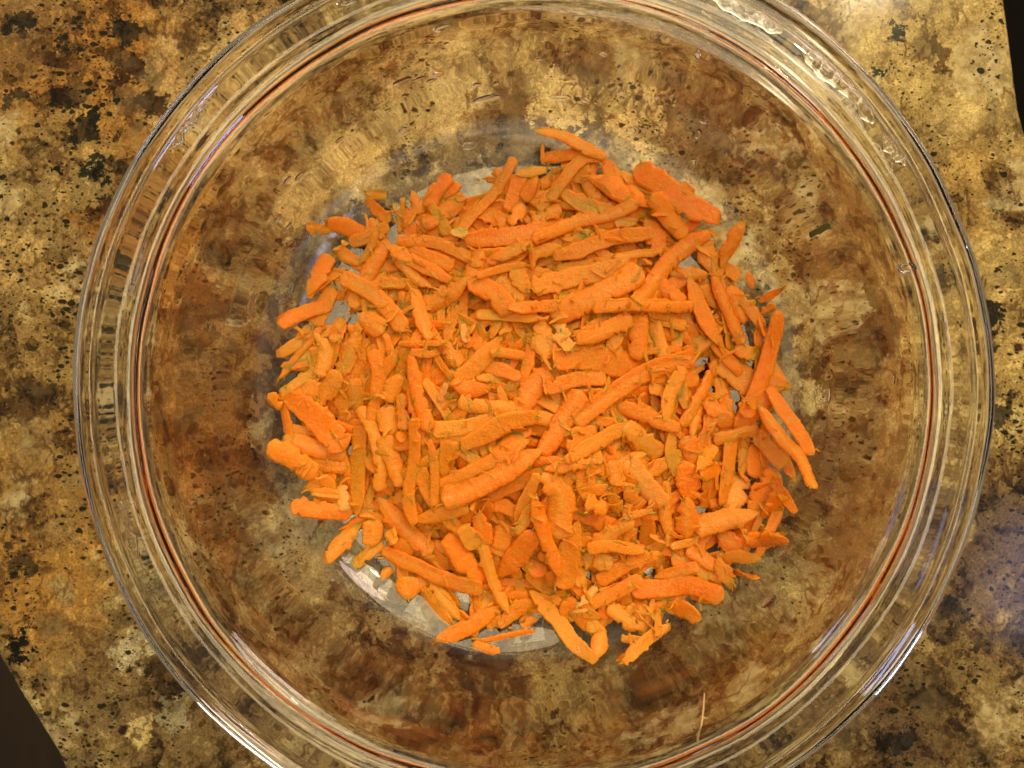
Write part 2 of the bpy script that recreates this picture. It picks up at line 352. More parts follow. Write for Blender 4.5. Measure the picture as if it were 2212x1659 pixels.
# ------------------------------------------------------------------ glass bowl
INNER = [(0, .0062), (.035, .0062), (.062, .0063), (.0765, .0083), (.0870, .0132), (.0940, .0205), (.0983, .0300), (.1010, .0400), (.1029, .050), (.1043, .060), (.1054, .0680)]
LIP = [(.1060, .0700), (.1069, .0709), (.1080, .0711), (.1092, .0706), (.1104, .0704), (.1117, .0709), (.1132, .0718), (.1160, .0720), (.1188, .0717), (.1202, .0709), (.1211, .0708), (.1220, .0718), (.1234, .0728), (.1247, .0721), (.1254, .0702), (.1249, .0682), (.1234, .0668), (.1212, .0664), (.1180, .0668), (.1150, .0668), (.1118, .0662), (.1100, .0645), (.1092, .0612)]
OUTER = [(.1084, .056), (.1072, .045), (.1056, .0345), (.1030, .0240), (.0985, .0145), (.0920, .0072), (.0855, .0030), (.0795, .0010), (.075, .0004), (.070, .0010), (.064, .0020), (.035, .0022), (0, .0022)]
PROFILE = INNER + LIP + OUTER
def catmull(P, k=4):
    out = []
    for i in range(len(P) - 1):
        p0, p1, p2, p3 = P[max(i - 1, 0)], P[i], P[i + 1], P[min(i + 2, len(P) - 1)]
        for j in range(k):
            t = j / k
            out.append(tuple(.5 * ((2 * b) + (-a + c) * t + (2 * a - 5 * b + 4 * c - d) * t * t + (-a + 3 * b - 3 * c + d) * t ** 3) for a, b, c, d in zip(p0, p1, p2, p3)))
    out.append(P[-1]); return out
def make_bowl():
    prof = catmull(PROFILE, 4); S = 360
    prof[0] = (0, prof[0][1]); prof[-1] = (0, prof[-1][1])
    verts = [(0, 0, prof[0][1])]; faces = []
    rows = prof[1:-1]
    for k, (r, z) in enumerate(rows):
        for s in range(S):
            a = 2 * math.pi * s / S
            x, y = r * math.cos(a), r * math.sin(a)
            v = Vector((x, y, z))
            d = mnoise.noise(v * 55) * .00022 + mnoise.noise(v * 21 + Vector((7, 3, 1))) * .0005
            rr = r + d * min(1, r / .08)
            if z > .03: rr += .00045 * mnoise.noise(Vector((math.cos(a) * 2.2, math.sin(a) * 2.2, k * .06))); z2 = .0005 * mnoise.noise(Vector((math.cos(a) * 3.1, math.sin(a) * 3.1, 9 + k * .05)))
            else: z2 = 0
            verts.append((rr * math.cos(a), rr * math.sin(a), z + z2 + (d * .4 if z > .01 else 0)))
    verts.append((0, 0, prof[-1][1])); last = len(verts) - 1
    for s in range(S): faces.append((0, 1 + s, 1 + (s + 1) % S))
    for k in range(len(rows) - 1):
        a, b = 1 + k * S, 1 + (k + 1) * S
        for s in range(S):
            t = (s + 1) % S; faces.append((a + s, b + s, b + t, a + t))
    a = 1 + (len(rows) - 1) * S
    for s in range(S): faces.append((a + s, last, a + (s + 1) % S))
    me = bpy.data.meshes.new('glass_bowl'); me.from_pydata(verts, [], faces)
    bm = bmesh.new(); bm.from_mesh(me); bmesh.ops.recalc_face_normals(bm, faces=bm.faces); bm.to_mesh(me); bm.free()
    o = link('glass_bowl', me, GLASS)
    o.location.z = .0004
    return tag(o, 'clear round glass bowl with rolled rim holding grated carrot on the granite counter', 'bowl')
make_bowl()
INN = catmull(INNER, 4); INR = [p[0] for p in INN]; INZ = [p[1] for p in INN]

# ------------------------------------------------------------------ grated carrot
# traced shreds: crop letter, centre line in crop pixels, width, level (0 low .. 4 top), tone ('' orange, 't' thin, 'p' pale)
ORG = {'A': (1000, 450), 'B': (2100, 450), 'C': (1000, 1300), 'D': (2100, 1300), 'E': (1200, 1900), 'F': (2200, 1900), 'G': (1500, 900)}
T = """
A 800,575 955,590 70 0 t
A 835,610 900,700 990,760 90 1
A 385,805 560,850 70 0 t
A 530,770 700,830 830,920 130 1
A 700,930 850,880 965,800 90 2
A 895,810 850,960 770,1080 60 3 t
A 1090,610 1065,730 1065,860 45 2 t
A 1120,690 1130,900 100 1
A 1420,450 1320,560 1270,680 110 1
A 1510,590 1400,700 1230,800 120 1
A 1885,320 1750,560 1600,720 1480,870 80 2
A 1760,400 1800,510 90 0
A 600,980 750,1090 95 1
A 540,1030 480,1140 395,1300 125 2
A 180,1515 380,1430 560,1380 110 2
A 560,1260 470,1450 440,1520 130 2 t
A 320,1620 400,1540 80 0 t
A 640,1180 900,1330 1090,1560 125 3
A 935,950 850,1130 790,1230 115 2
A 950,940 1200,1090 1430,1195 95 3
A 1000,1000 1150,1170 1280,1255 85 4 t
A 1040,920 1300,930 1500,1010 1650,1080 90 3
A 1080,960 1300,1050 1440,1100 100 2
A 1150,1290 1200,1430 1260,1640 115 3
A 820,1265 980,1220 1190,1240 80 2
A 1545,890 1850,890 2180,810 140 3
A 1610,1175 1800,1120 1985,1090 60 3
A 1570,1210 1720,1290 1860,1430 150 3
A 770,1460 930,1570 150 1
A 640,1480 590,1640 110 1
A 1250,1390 1420,1310 1550,1190 120 2
A 1480,1390 1430,1500 1390,1640 85 2
A 1660,1010 1600,1130 1530,1220 130 1
A 1700,1060 1900,980 2010,930 85 2
A 2020,970 2030,1120 60 3
A 1930,450 1850,700 120 1
A 1290,650 1350,760 1400,870 90 2 t
A 1190,770 1340,840 130 1
A 1630,710 1860,780 110 1
A 2120,390 1910,440 75 1
A 1770,1050 2000,960 2100,1000 100 1
A 1150,560 1200,720 80 0
A 850,760 950,900 90 0
A 700,1180 740,1400 100 0
A 2050,450 1960,620 100 2
A 2160,540 2080,700 90 2
A 1950,620 1880,800 110 2 t
A 1430,860 1550,850 60 2 p
A 570,1120 670,1140 22 1
A 590,1200 650,1270 40 1 p
B 15,115 180,140 330,215 510,325 85 2
B 60,330 180,300 330,280 95 1
B 510,305 370,310 250,430 120,620 90 2
B 360,330 310,480 140 1
B 430,350 400,500 460,620 100 1
B 510,350 620,480 120 1
B 420,470 600,530 840,660 165 2
B 760,390 1000,570 1330,780 170 3
B 1080,505 1160,570 80 0 t
B 870,590 980,740 1100,880 130 2
B 1530,780 1440,920 1370,1100 130 2
B 1260,850 1000,1050 850,1250 750,1370 130 3
B 200,580 420,680 570,700 110 3 t
B 740,640 560,730 350,770 0,900 95 3
B 865,880 600,890 350,980 160,1050 115 3
B 930,1005 760,1010 590,1040 60 3 t
B 0,1250 300,1180 700,1110 150 2
B 770,1140 500,1300 150,1460 180 3
B 440,1410 700,1390 940,1400 1160,1390 80 3 t
B 1130,1190 1230,1450 1340,1660 120 3
B 1410,1090 1480,1200 95 0 t
B 1300,1170 1400,1400 1520,1660 95 2
B 1440,1260 1520,1500 170 1
B 1520,1330 1620,1470 1690,1590 90 2 t
B 1810,1270 1640,1350 60 1
B 1750,1390 1660,1440 70 0 t
B 820,780 930,990 150 1
B 1230,900 1310,1140 150 1
B 900,1230 1040,1340 120 1
B 1000,1160 1260,1160 100 2 t
B 570,1480 320,1630 120 2
B 840,1430 980,1460 1100,1550 95 2
B 0,770 190,680 90 3 t
B 600,770 740,790 70 2 p
B 0,1010 190,960 90 2
B 150,1120 560,1060 70 1
B 680,1180 780,1300 120 1
B 1230,1250 1320,1400 90 1
B 1000,1300 1120,1420 110 1
B 1560,1150 1590,1260 70 1
B 1270,850 1340,880 40 1
C 240,430 450,290 75 1
C 110,470 180,570 100 1 t
C 230,510 420,610 640,850 190 3
C 200,440 560,430 150 1
C 610,310 480,540 140 3 t
C 640,270 585,610 95 1
C 225,780 420,850 650,900 130 2
C 250,705 450,745 60 1
C 110,850 280,930 440,1060 150 2
C 380,960 660,980 120 1
C 490,1060 570,1160 110 0 t
C 420,1192 620,1215 26 3 p
C 640,1130 655,1300 75 2 p
C 275,1275 450,1305 700,1320 120 2
C 740,20 700,160 640,300 110 2 t
C 760,140 660,380 640,620 170 2 t
C 870,150 905,350 860,660 110 3
C 1050,330 970,510 125 3 t
C 970,560 1000,740 170 1
C 1070,470 1095,720 90 2
C 1150,180 1180,420 1265,720 100 3
C 1150,300 1190,600 1230,820 120 2
C 775,560 870,750 920,1000 900,1160 90 3 t
C 770,700 750,1000 745,1330 120 3
C 720,360 760,600 120 2
C 1160,640 1165,900 1120,1200 1150,1410 90 4
C 1280,800 1310,1000 1310,1270 70 3
C 2040,600 1800,690 1530,860 155 4
C 2070,880 1750,1060 1500,1190 1380,1220 170 4
C 1990,800 1700,960 1350,1130 100 3
C 1300,730 1550,700 1790,630 120 2
C 1230,800 1540,770 70 1
C 1490,540 1700,560 1890,570 110 3
C 1790,50 1650,220 1480,370 130 3
C 1440,390 1560,430 1710,420 130 3
C 1395,385 1350,515 50 4 p
C 940,780 1010,950 1080,1120 125 2
C 830,900 880,1030 100 2
C 1390,800 1380,1040 80 2
C 1140,170 1350,170 70 4 t
C 1400,90 1490,250 105 4 t
C 1050,100 1390,95 45 3 t
C 1640,240 1930,330 110 2
C 1620,340 1830,360 60 2
C 1720,150 1960,190 70 3
C 2130,310 2000,460 1920,590 150 3
C 2070,1050 1960,1250 1900,1410 90 3
C 480,330 520,150 440,30 120 2
C 900,1010 1000,1130 100 1
C 990,900 1110,930 60 1
C 1120,720 1060,800 90 1
C 1200,1280 1100,1350 100 1
C 850,1130 830,1260 80 1
C 1700,1250 1640,1380 120 2
C 1460,880 1400,1000 70 1
C 1830,430 1940,350 80 1 t
C 1030,1250 1100,1180 90 1
D 160,200 450,210 780,310 185 3
D 1165,200 850,290 560,470 310,660 140 4
D 100,430 300,360 520,350 110 2
D 1090,280 1000,450 950,660 105 3
D 620,550 800,620 1050,730 115 3
D 1330,230 1210,480 1080,690 80 3 t
D 1240,530 1400,600 150 0
D 1330,660 1450,640 110 2
D 1320,230 1450,330 1570,440 125 3
D 1680,360 1860,410 115 2
D 1700,440 1850,620 2030,890 115 3
D 1640,560 1810,790 1940,930 2030,1140 90 4
D 1610,740 1700,850 1820,980 105 3
D 1740,720 1900,1100 70 1
D 1770,420 1620,540 1470,700 175 3
D 1790,-130 1750,60 1660,340 1540,620 115 4
D 1320,800 1450,770 1620,700 95 3 t
D 1440,800 1410,1060 1360,1260 100 3
D 1530,800 1520,1040 80 2
D 1590,830 1620,1060 125 2
D 670,680 450,820 230,930 115 3
D 670,700 800,800 920,900 130 4 t
D 340,460 170,720 40,880 170 3
D 430,710 270,870 150 2 t
D 690,950 820,1120 940,1270 135 4 p
D 90,1010 450,960 90 2
D 1120,980 1120,1220 180 3
D 1120,1230 1110,1500 175 4 t
D 1220,1050 1400,990 95 2
D 1290,1090 1250,1280 125 2
D 1510,1080 1420,1300 180 2 p
D 1760,1040 1580,1300 200 3
D 1790,1190 1690,1360 110 1 t
D 1620,1330 1400,1370 1180,1440 155 3
D 1540,1530 1845,1525 110 3
D 390,1270 530,1270 140 4 t
D 670,1140 740,1260 100 4 t
D 550,1190 640,1310 100 3 t
D 980,1100 960,1300 980,1510 95 3
D 990,750 1020,1050 90 2
D 80,1060 210,1200 180,1490 180 3 t
D 440,1560 600,1440 720,1390 110 3
D 390,1590 560,1570 770,1600 90 3
D 560,960 620,1120 110 1
D 380,1020 380,1220 150 1
D 1100,790 1190,960 150 2
D 1310,840 1190,1010 110 3
D 1190,540 1150,780 80 2
D 850,410 970,440 110 2
D 0,60 130,190 100 2
D 180,20 260,140 90 2 p
D 520,120 640,180 130 1
D 850,1180 700,1330 70 2
D 1000,1570 1190,1530 60 4 t
D 1180,1380 1400,1460 120 1
D 1100,130 1200,190 80 1
D 1480,120 1600,200 110 1
D 780,470 820,530 80 2
D 640,1370 860,1300 60 3 t
D 720,1440 640,1560 100 1
D 300,20 420,100 130 2
D 640,20 540,120 110 1
D 1080,1440 1250,1500 100 1
D 840,1340 820,1540 110 2
E 400,280 280,420 135,560 115 2
E 560,440 360,600 90 1 t
E 570,510 800,600 1020,700 1280,780 120 3
E 560,700 620,620 80 0 t
E 740,700 750,830 160 0
E 860,780 940,900 1070,1040 85 1
E 940,730 1030,880 1120,990 115 1 t
E 950,1145 1150,1070 1420,900 115 3
E 1280,930 1360,820 70 2
E 1430,1050 1530,930 1680,860 105 2
E 1640,790 1850,1010 1970,1180 2120,1275 110 3
E 2110,1270 2170,1090 120 1
E 2090,1080 2080,940 90 1
E 1290,460 1380,750 1480,940 85 3 t
E 1060,380 1140,540 1270,720 160 3
E 1670,370 1560,510 1410,680 150 3
E 1660,110 1750,390 1850,680 110 4
E 1980,300 1920,500 1890,760 160 3
E 1600,590 1720,780 100 2
E 540,120 720,330 920,500 130 3
E 840,470 1030,620 130 2
E 500,280 490,450 150 2
E 700,420 750,540 160 1
E 1270,230 1300,440 140 3
E 1450,280 1430,480 130 2
E 1690,110 1600,260 1550,370 85 3
E 820,260 1000,230 1180,190 105 3
E 1440,820 1620,830 80 1
E 1330,1050 1440,990 90 0 t
E 1570,1030 1690,990 90 0 t
E 1220,1180 1410,1235 70 0 t
E 1400,540 1360,680 80 1
E 1150,320 1230,470 120 1
E 600,360 650,440 90 2
E 1810,700 1820,790 16 3 p
E 920,330 980,400 25 3 p
E 1500,600 1560,700 90 0
E 400,560 370,620 50 0 t
E 1880,870 1900,1000 90 0
F 275,765 130,900 60 4 p
F 105,938 210,925 22 4 p
F 180,945 295,975 80 3
F 595,700 400,800 170,910 100 3
F 540,770 780,770 950,740 1180,835 130 3
F 1010,610 860,650 700,690 85 3
F 720,510 500,590 290,720 110 3 t
F 840,520 1000,600 1070,700 150 2
F 210,480 380,460 610,510 90 3
F 190,550 380,590 115 1
F 940,490 1060,560 1180,640 100 2
F 1160,560 1250,750 110 3 t
F 1370,410 1660,420 110 3
F 1200,530 1460,555 110 2 t
F 1170,370 1310,490 150 2
F 1280,640 1435,700 60 1
F 780,910 930,930 1020,980 140 2
F 720,930 720,1120 55 2
F 800,1030 650,1130 470,1300 90 2
F 420,1300 480,1240 25 2
F 460,1150 600,1130 60 0 t
F 370,900 500,1010 630,1080 110 2 t
F 690,830 660,960 610,1100 40 1
F 480,970 545,880 60 1
F 960,820 1100,870 60 1
F 1060,640 1180,700 90 0
F 250,640 330,760 100 2
F 550,860 620,960 100 0
G 0,400 180,400 75 3
G 1150,690 1260,860 1400,880 110 2
G 1290,690 1380,880 100 2 p
G 1430,830 1600,760 1810,650 130 3
G 930,580 1290,560 90 3
G 700,620 1160,650 80 2
G 970,300 1070,450 115 3 t
G 1950,650 2210,710 75 2
G 1860,640 1870,940 145 3
G 560,800 760,860 90 1
G 590,700 620,820 60 2 p
G 1870,900 2180,870 50 2
G 860,360 960,460 90 2
"""
def parse():
    out = []
    for ln in T.strip().splitlines():
        t = ln.split(); ox, oy = ORG[t[0]]; pts = []; k = 1
        while ',' in t[k]:
            x, y = map(float, t[k].split(',')); pts.append(((ox + x * .5425) / 3.9375, (oy + y * .5425) / 3.9375)); k += 1
        wd = float(t[k]) * .5425 / 3.9375; lv = int(t[k + 1]); tone = t[k + 2] if len(t) > k + 2 else ''
        out.append(dict(pts=pts, w=wd, lv=lv, tone=tone))
    return out
TR = parse()
order = sorted(range(len(TR)), key=lambda i: (TR[i]['lv'], -TR[i]['w']))

# height field of what already lies in the bowl
GN = 300; GS = .24 / GN
gx = (np.arange(GN) + .5) * GS - .12
GXX, GYY = np.meshgrid(gx, gx)
HF = np.interp(np.hypot(GXX, GYY), INR, INZ)
def hf(x, y):
    i = min(GN - 1, max(0, int((y + .12) / GS))); j = min(GN - 1, max(0, int((x + .12) / GS))); return HF[i, j]
def hmean(x, y, r):
    q = max(1, int(r / GS)); i = int((y + .12) / GS); j = int((x + .12) / GS)
    s = HF[max(0, i - q):i + q + 1, max(0, j - q):j + q + 1]
    return float(np.percentile(s, 55)) if s.size else 0.0

def resample(P, step):
    P = np.array(P, float)
    if len(P) > 2:                     # smooth curve through the traced points
        Q = [P[0]]
        for i in range(len(P) - 1):
            p0, p1, p2, p3 = P[max(i - 1, 0)], P[i], P[i + 1], P[min(i + 2, len(P) - 1)]
            for j in range(1, 7):
                t = j / 6
                Q.append(.5 * ((2 * p1) + (p2 - p0) * t + (2 * p0 - 5 * p1 + 4 * p2 - p3) * t * t + (3 * p1 - p0 - 3 * p2 + p3) * t ** 3))
        P = np.array(Q)
    d = np.r_[0, np.cumsum(np.linalg.norm(np.diff(P, axis=0), axis=1))]
    n = max(8, int(d[-1] / step) + 1); u = np.linspace(0, d[-1], n)
    return np.stack([np.interp(u, d, P[:, k]) for k in range(P.shape[1])], 1), d[-1]

def shred_geo(P3, w, t, rng, roll, blunt=(.5, .5), curl=0.0, rag=1.0, around=14):
    n = len(P3)
    tan = np.gradient(P3, axis=0); tan /= np.linalg.norm(tan, axis=1)[:, None] + 1e-12
    side = np.cross(tan, (0, 0, 1.0)); side /= np.linalg.norm(side, axis=1)[:, None] + 1e-12
    nor = np.cross(side, tan)
    rr = roll[0] + (roll[1] - roll[0]) * np.linspace(0, 1, n)
    c, s = np.cos(rr)[:, None], np.sin(rr)[:, None]
    side, nor = side * c + nor * s, nor * c - side * s
    u = np.linspace(0, 1, n)
    Lw = max(1.0, np.linalg.norm(np.diff(P3, axis=0), axis=1).sum() / w)      # length in widths
    def cap(b):                       # blunt, slanted or drawn-out cut
        if b > .55: c = (.18 + .3 * (1 - b), .18 + .3 * (1 - b))
        elif b > .2: c = (.25, .9 + 2.2 * (b - .2)) if int(b * 1000) % 2 else (.9 + 2.2 * (b - .2), .25)
        else: c = (1.0 + 2 * b, 1.3)
        return [min(q, Lw * .42) for q in c]
    c0, c1 = cap(blunt[0]), cap(blunt[1])
    side_prof = [np.maximum(.02, (np.clip(u * Lw / c0[q], 0, 1) ** .62) * (np.clip((1 - u) * Lw / c1[q], 0, 1) ** .62)) for q in (0, 1)]
    prof = np.maximum(*side_prof)
    wob = lambda sc: np.interp(u * n * sc, np.arange(int(n * sc) + 2), rng.uniform(-1, 1, int(n * sc) + 2))
    L = 1 + .10 * wob(.05) * rag + .08 * wob(.2) * rag + .07 * rng.uniform(-1, 1, n) * rag
    Rr = 1 + .10 * wob(.05) * rag + .08 * wob(.2) * rag + .07 * rng.uniform(-1, 1, n) * rag
    # now and then a tooth torn out of or standing off the edge
    for _ in range(rng.integers(0, 6)):
        k = rng.integers(1, n - 1); (L if rng.random() < .5 else Rr)[k:k + rng.integers(1, 4)] += rng.choice([-.35, .3]) * rag
    TT = 1 + .35 * wob(.05)
    xs = np.array([-1, -.94, -.72, -.3, .05, .38, .75, .95, 1, .92, .45, 0, -.45, -.92])
    zt = np.array([0, .74, .93, 1.0, .95, 1.0, .92, .72, 0, -.70, -.98, -1.0, -.98, -.72])
    around = len(xs)
    hump = rng.uniform(-.75, .45)                       # some strips are domed, some hollow
    V = np.zeros((n, around, 3)); cx = xs
    sd = Vector(rng.uniform(-50, 50, 3))
    for k in range(around):
        wgt = np.clip((abs(xs[k]) - .55) / .40, 0, 1)
        ex = 1 + ((Rr if xs[k] > 0 else L) - 1) * (.35 + .65 * wgt)
        a = xs[k] * w / 2 * side_prof[1 if xs[k] > 0 else 0] * ex
        z = zt[k] * t / 2 * np.minimum(1, prof * 1.15) * TT + (hump * (1 - xs[k] ** 2) * t * .5 if zt[k] > 0 else 0) - curl * (xs[k] ** 2) * w * prof
        lump = np.array([mnoise.noise(Vector((i * .11, xs[k] * 1.3, k * .02)) + sd) + .6 * mnoise.noise(Vector((i * .37, xs[k] * 3.1, 0)) + sd) for i in range(n)])
        z = z + lump * min(t, w * .5) * .13 * (1 if zt[k] > 0 else .3)
        jit = rng.uniform(-1, 1, n) * .014 * w
        V[:, k] = P3 + side * a[:, None] + nor * (z + jit)[:, None]
    spikes = []
    if n > 14:
        for _ in range(rng.integers(0, 6)):
            q = rng.choice([rng.integers(0, 3), n - 1 - rng.integers(0, 3), rng.integers(2, n - 2)]); sg = rng.choice([-1, 1])
            base = P3[q] + side[q] * sg * w / 2 * prof[q] * .8
            endw = tan[q] * (1 if q > n / 2 else -1)
            d = (endw * (1.2 if q < 3 or q > n - 4 else rng.uniform(-.6, .9)) + side[q] * sg * rng.uniform(.2, .8) + nor[q] * rng.uniform(-.2, .3)); d /= np.linalg.norm(d)
            spikes.append((base, d, rng.uniform(.0006, .0022), rng.uniform(.00018, .00042), side[q], nor[q]))
    verts = V.reshape(-1, 3)
    F4 = []
    for i in range(n - 1):
        b0, b1 = i * around, (i + 1) * around
        for k in range(around):
            k2 = (k + 1) % around; F4.append((b0 + k, b0 + k2, b1 + k2, b1 + k))
    F4.append(tuple(range(around))[::-1]); F4.append(tuple((n - 1) * around + k for k in range(around)))
    thin = 1 - np.clip(prof * 1.3 - .25, 0, 1)
    thin = np.repeat(thin, around)
    edge = np.tile(np.clip(1 - 2.2 * np.abs(cx), 0, 1), n)
    for base, d, ln_, r_, sd_, nr_ in spikes:
        o_ = len(verts); c1 = np.cross(d, nr_); c1 /= np.linalg.norm(c1) + 1e-9; c2 = np.cross(d, c1)
        ring = lambda p, rr: [p + c1 * rr * math.cos(a) + c2 * rr * math.sin(a) for a in (0, 1.57, 3.14, 4.71)]
        verts = np.vstack([verts, ring(base - d * r_ * 2, r_ * 1.3), ring(base + d * ln_ * .6, r_ * .8), [base + d * ln_]])
        for q in range(4):
            q2 = (q + 1) % 4; F4.append((o_ + q, o_ + q2, o_ + 4 + q2, o_ + 4 + q)); F4.append((o_ + 4 + q, o_ + 4 + q2, o_ + 8))
        thin = np.r_[thin, np.full(9, .9)]; edge = np.r_[edge, np.full(9, .6)]
    return verts, F4, thin, edge

def place(P2px, w, t, rng, sink=.42, rise=0.0):
    """lay the shred on the height field; pixel line -> world line"""
    z = .02
    P, L = resample(P2px, 7.0)
    zs = np.full(len(P), z)
    for _ in range(3):
        xy = np.array([unproj(px, py, zz) for (px, py), zz in zip(P, zs)])
        h = np.array([hmean(x, y, w * .3) for x, y in xy])
        u = np.linspace(-1, 1, len(P))
        deg = 1 if L < 85 else 2
        co = np.polyfit(u, h, deg); fit = np.polyval(co, u)
        zs = fit + max(0, (h - fit).max()) * sink + t * .42
        # never dig into the glass
        r = np.hypot(xy[:, 0], xy[:, 1]); g = np.interp(r, INR, INZ) + t * .5
        zs = np.maximum(zs, g)
    k = np.ones(3) / 3
    if len(zs) > 6:
        z2 = np.convolve(np.r_[zs[0], zs, zs[-1]], k, 'valid'); zs = np.maximum(z2, zs - .0005)
    xy = np.array([unproj(px, py, zz) for (px, py), zz in zip(P, zs)])
    Q = np.c_[xy, zs]
    e0 = Q[0] - Q[1]; e1 = Q[-1] - Q[-2]; e0 *= w * .16 / np.linalg.norm(e0); e1 *= w * .16 / np.linalg.norm(e1)
    return np.vstack([Q[0] + e0, Q, Q[-1] + e1])
def refine(P3, step):
    d = np.r_[0, np.cumsum(np.linalg.norm(np.diff(P3, axis=0), axis=1))]
    u = np.linspace(0, d[-1], max(10, int(d[-1] / step)))
    return np.stack([np.interp(u, d, P3[:, k]) for k in range(3)], 1)

def stamp(P3, w, t):
    for x, y, z in P3[:: 1]:
        q = int(w * .42 / GS) + 1; i = int((y + .12) / GS); j = int((x + .12) / GS)
        i0, i1, j0, j1 = max(0, i - q), min(GN, i + q + 1), max(0, j - q), min(GN, j + q + 1)
        m = (GXX[i0:i1, j0:j1] - x) ** 2 + (GYY[i0:i1, j0:j1] - y) ** 2 < (w * .45) ** 2
        s = HF[i0:i1, j0:j1]; s[m] = np.maximum(s[m], z + t * .42)

def mesh_from(name, parts):
    V, Fc, th, co, sh = [], [], [], [], []; off = 0
    for v, f, thin, core, shade in parts:
        V.append(v); Fc += [tuple(i + off for i in q) for q in f]; off += len(v)
        th.append(thin); co.append(core); sh.append(np.full(len(v), shade))
    me = bpy.data.meshes.new(name); me.from_pydata(np.concatenate(V).tolist(), [], Fc)
    for nm, arr in (('thin', th), ('core', co), ('shade', sh)):
        a = me.attributes.new(nm, 'FLOAT', 'POINT'); a.data.foreach_set('value', np.concatenate(arr).astype(np.float32))
    return me

rng = np.random.default_rng(11)
# heap outline, from the traced shreds themselves
HC = (541.0, 402.0)
ang_r = np.zeros(36)
for s in TR:
    for x, y in s['pts']:
        a = int((math.atan2(y - HC[1], x - HC[0]) % (2 * math.pi)) / (2 * math.pi) * 36) % 36
        ang_r[a] = max(ang_r[a], math.hypot(x - HC[0], y - HC[1]))
for i in range(36):
    if ang_r[i] < 150: ang_r[i] = 190
ang_r = np.minimum(np.minimum(ang_r, np.roll(ang_r, 1)), np.roll(ang_r, -1))
def inside(px, py, k):
    a = int((math.atan2(py - HC[1], px - HC[0]) % (2 * math.pi)) / (2 * math.pi) * 36) % 36
    return math.hypot(px - HC[0], py - HC[1]) < ang_r[a] * k
# buried body of the heap (nobody could count these): one object
parts = []
cnt = 0
while cnt < 1400:
    a = rng.uniform(0, 2 * math.pi); rad = 262 * math.sqrt(rng.random())
    px, py = HC[0] + rad * math.cos(a), HC[1] + rad * math.sin(a)
    lim = 1.0 if cnt < 450 else .88 if cnt < 800 else .7
    th = rng.uniform(0, math.pi); ln = rng.uniform(42, 105) / 2
    e1 = (px - ln * math.cos(th), py - ln * math.sin(th)); e2 = (px + ln * math.cos(th), py + ln * math.sin(th))
    if not (inside(*e1, lim) and inside(*e2, lim)): cnt += .15; continue
    wpx = rng.uniform(7, 16); w_ = wpx / F * .262; t_ = w_ * rng.uniform(.2, .35)
    mid = (px + rng.uniform(-5, 5), py + rng.uniform(-5, 5))
    P3 = place([e1, mid, e2], w_, t_, rng, sink=.1)
    v, f, tn, co = shred_geo(refine(P3, .0011), w_, t_, rng, (rng.uniform(-.5, .5), rng.uniform(-.5, .5)), (rng.random(), rng.random()), rng.uniform(-.05, .1), 1.0, 10)
    parts.append((v, f, tn, co * 0, rng.random())); stamp(P3, w_, t_); cnt += 1
me = mesh_from('buried_carrot_shreds', parts)
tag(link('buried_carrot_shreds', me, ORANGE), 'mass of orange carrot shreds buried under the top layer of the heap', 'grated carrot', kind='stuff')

def scraps():
    parts = []; k = 0
    while k < 420:
        a = rng.uniform(0, 2 * math.pi); rad = 262 * math.sqrt(rng.random())
        px, py = HC[0] + rad * math.cos(a), HC[1] + rad * math.sin(a)
        if not inside(px, py, 1.0): continue
        th = rng.uniform(0, math.pi); ln = rng.uniform(4, 22) / 2
        e = [(px - ln * math.cos(th), py - ln * math.sin(th)), (px + rng.uniform(-2, 2), py + rng.uniform(-2, 2)), (px + ln * math.cos(th), py + ln * math.sin(th))]
        w_ = rng.uniform(1.2, 4.5) / F * .255; t_ = w_ * .35
        P3 = place(e, w_, t_, rng, sink=.5)
        v, f, tn, co = shred_geo(refine(P3, .0008), w_, t_, rng, (rng.uniform(-.6, .6), rng.uniform(-.6, .6)), (rng.random(), rng.random()), 0, 1.3)
        parts.append((v, f, np.maximum(tn, .5), co * 0, rng.random())); k += 1
    me = mesh_from('carrot_scraps', parts)
    tag(link('carrot_scraps', me, ORANGE), 'tiny torn carrot fibres and crumbs scattered over the top of the heap', 'carrot scraps', kind='stuff')

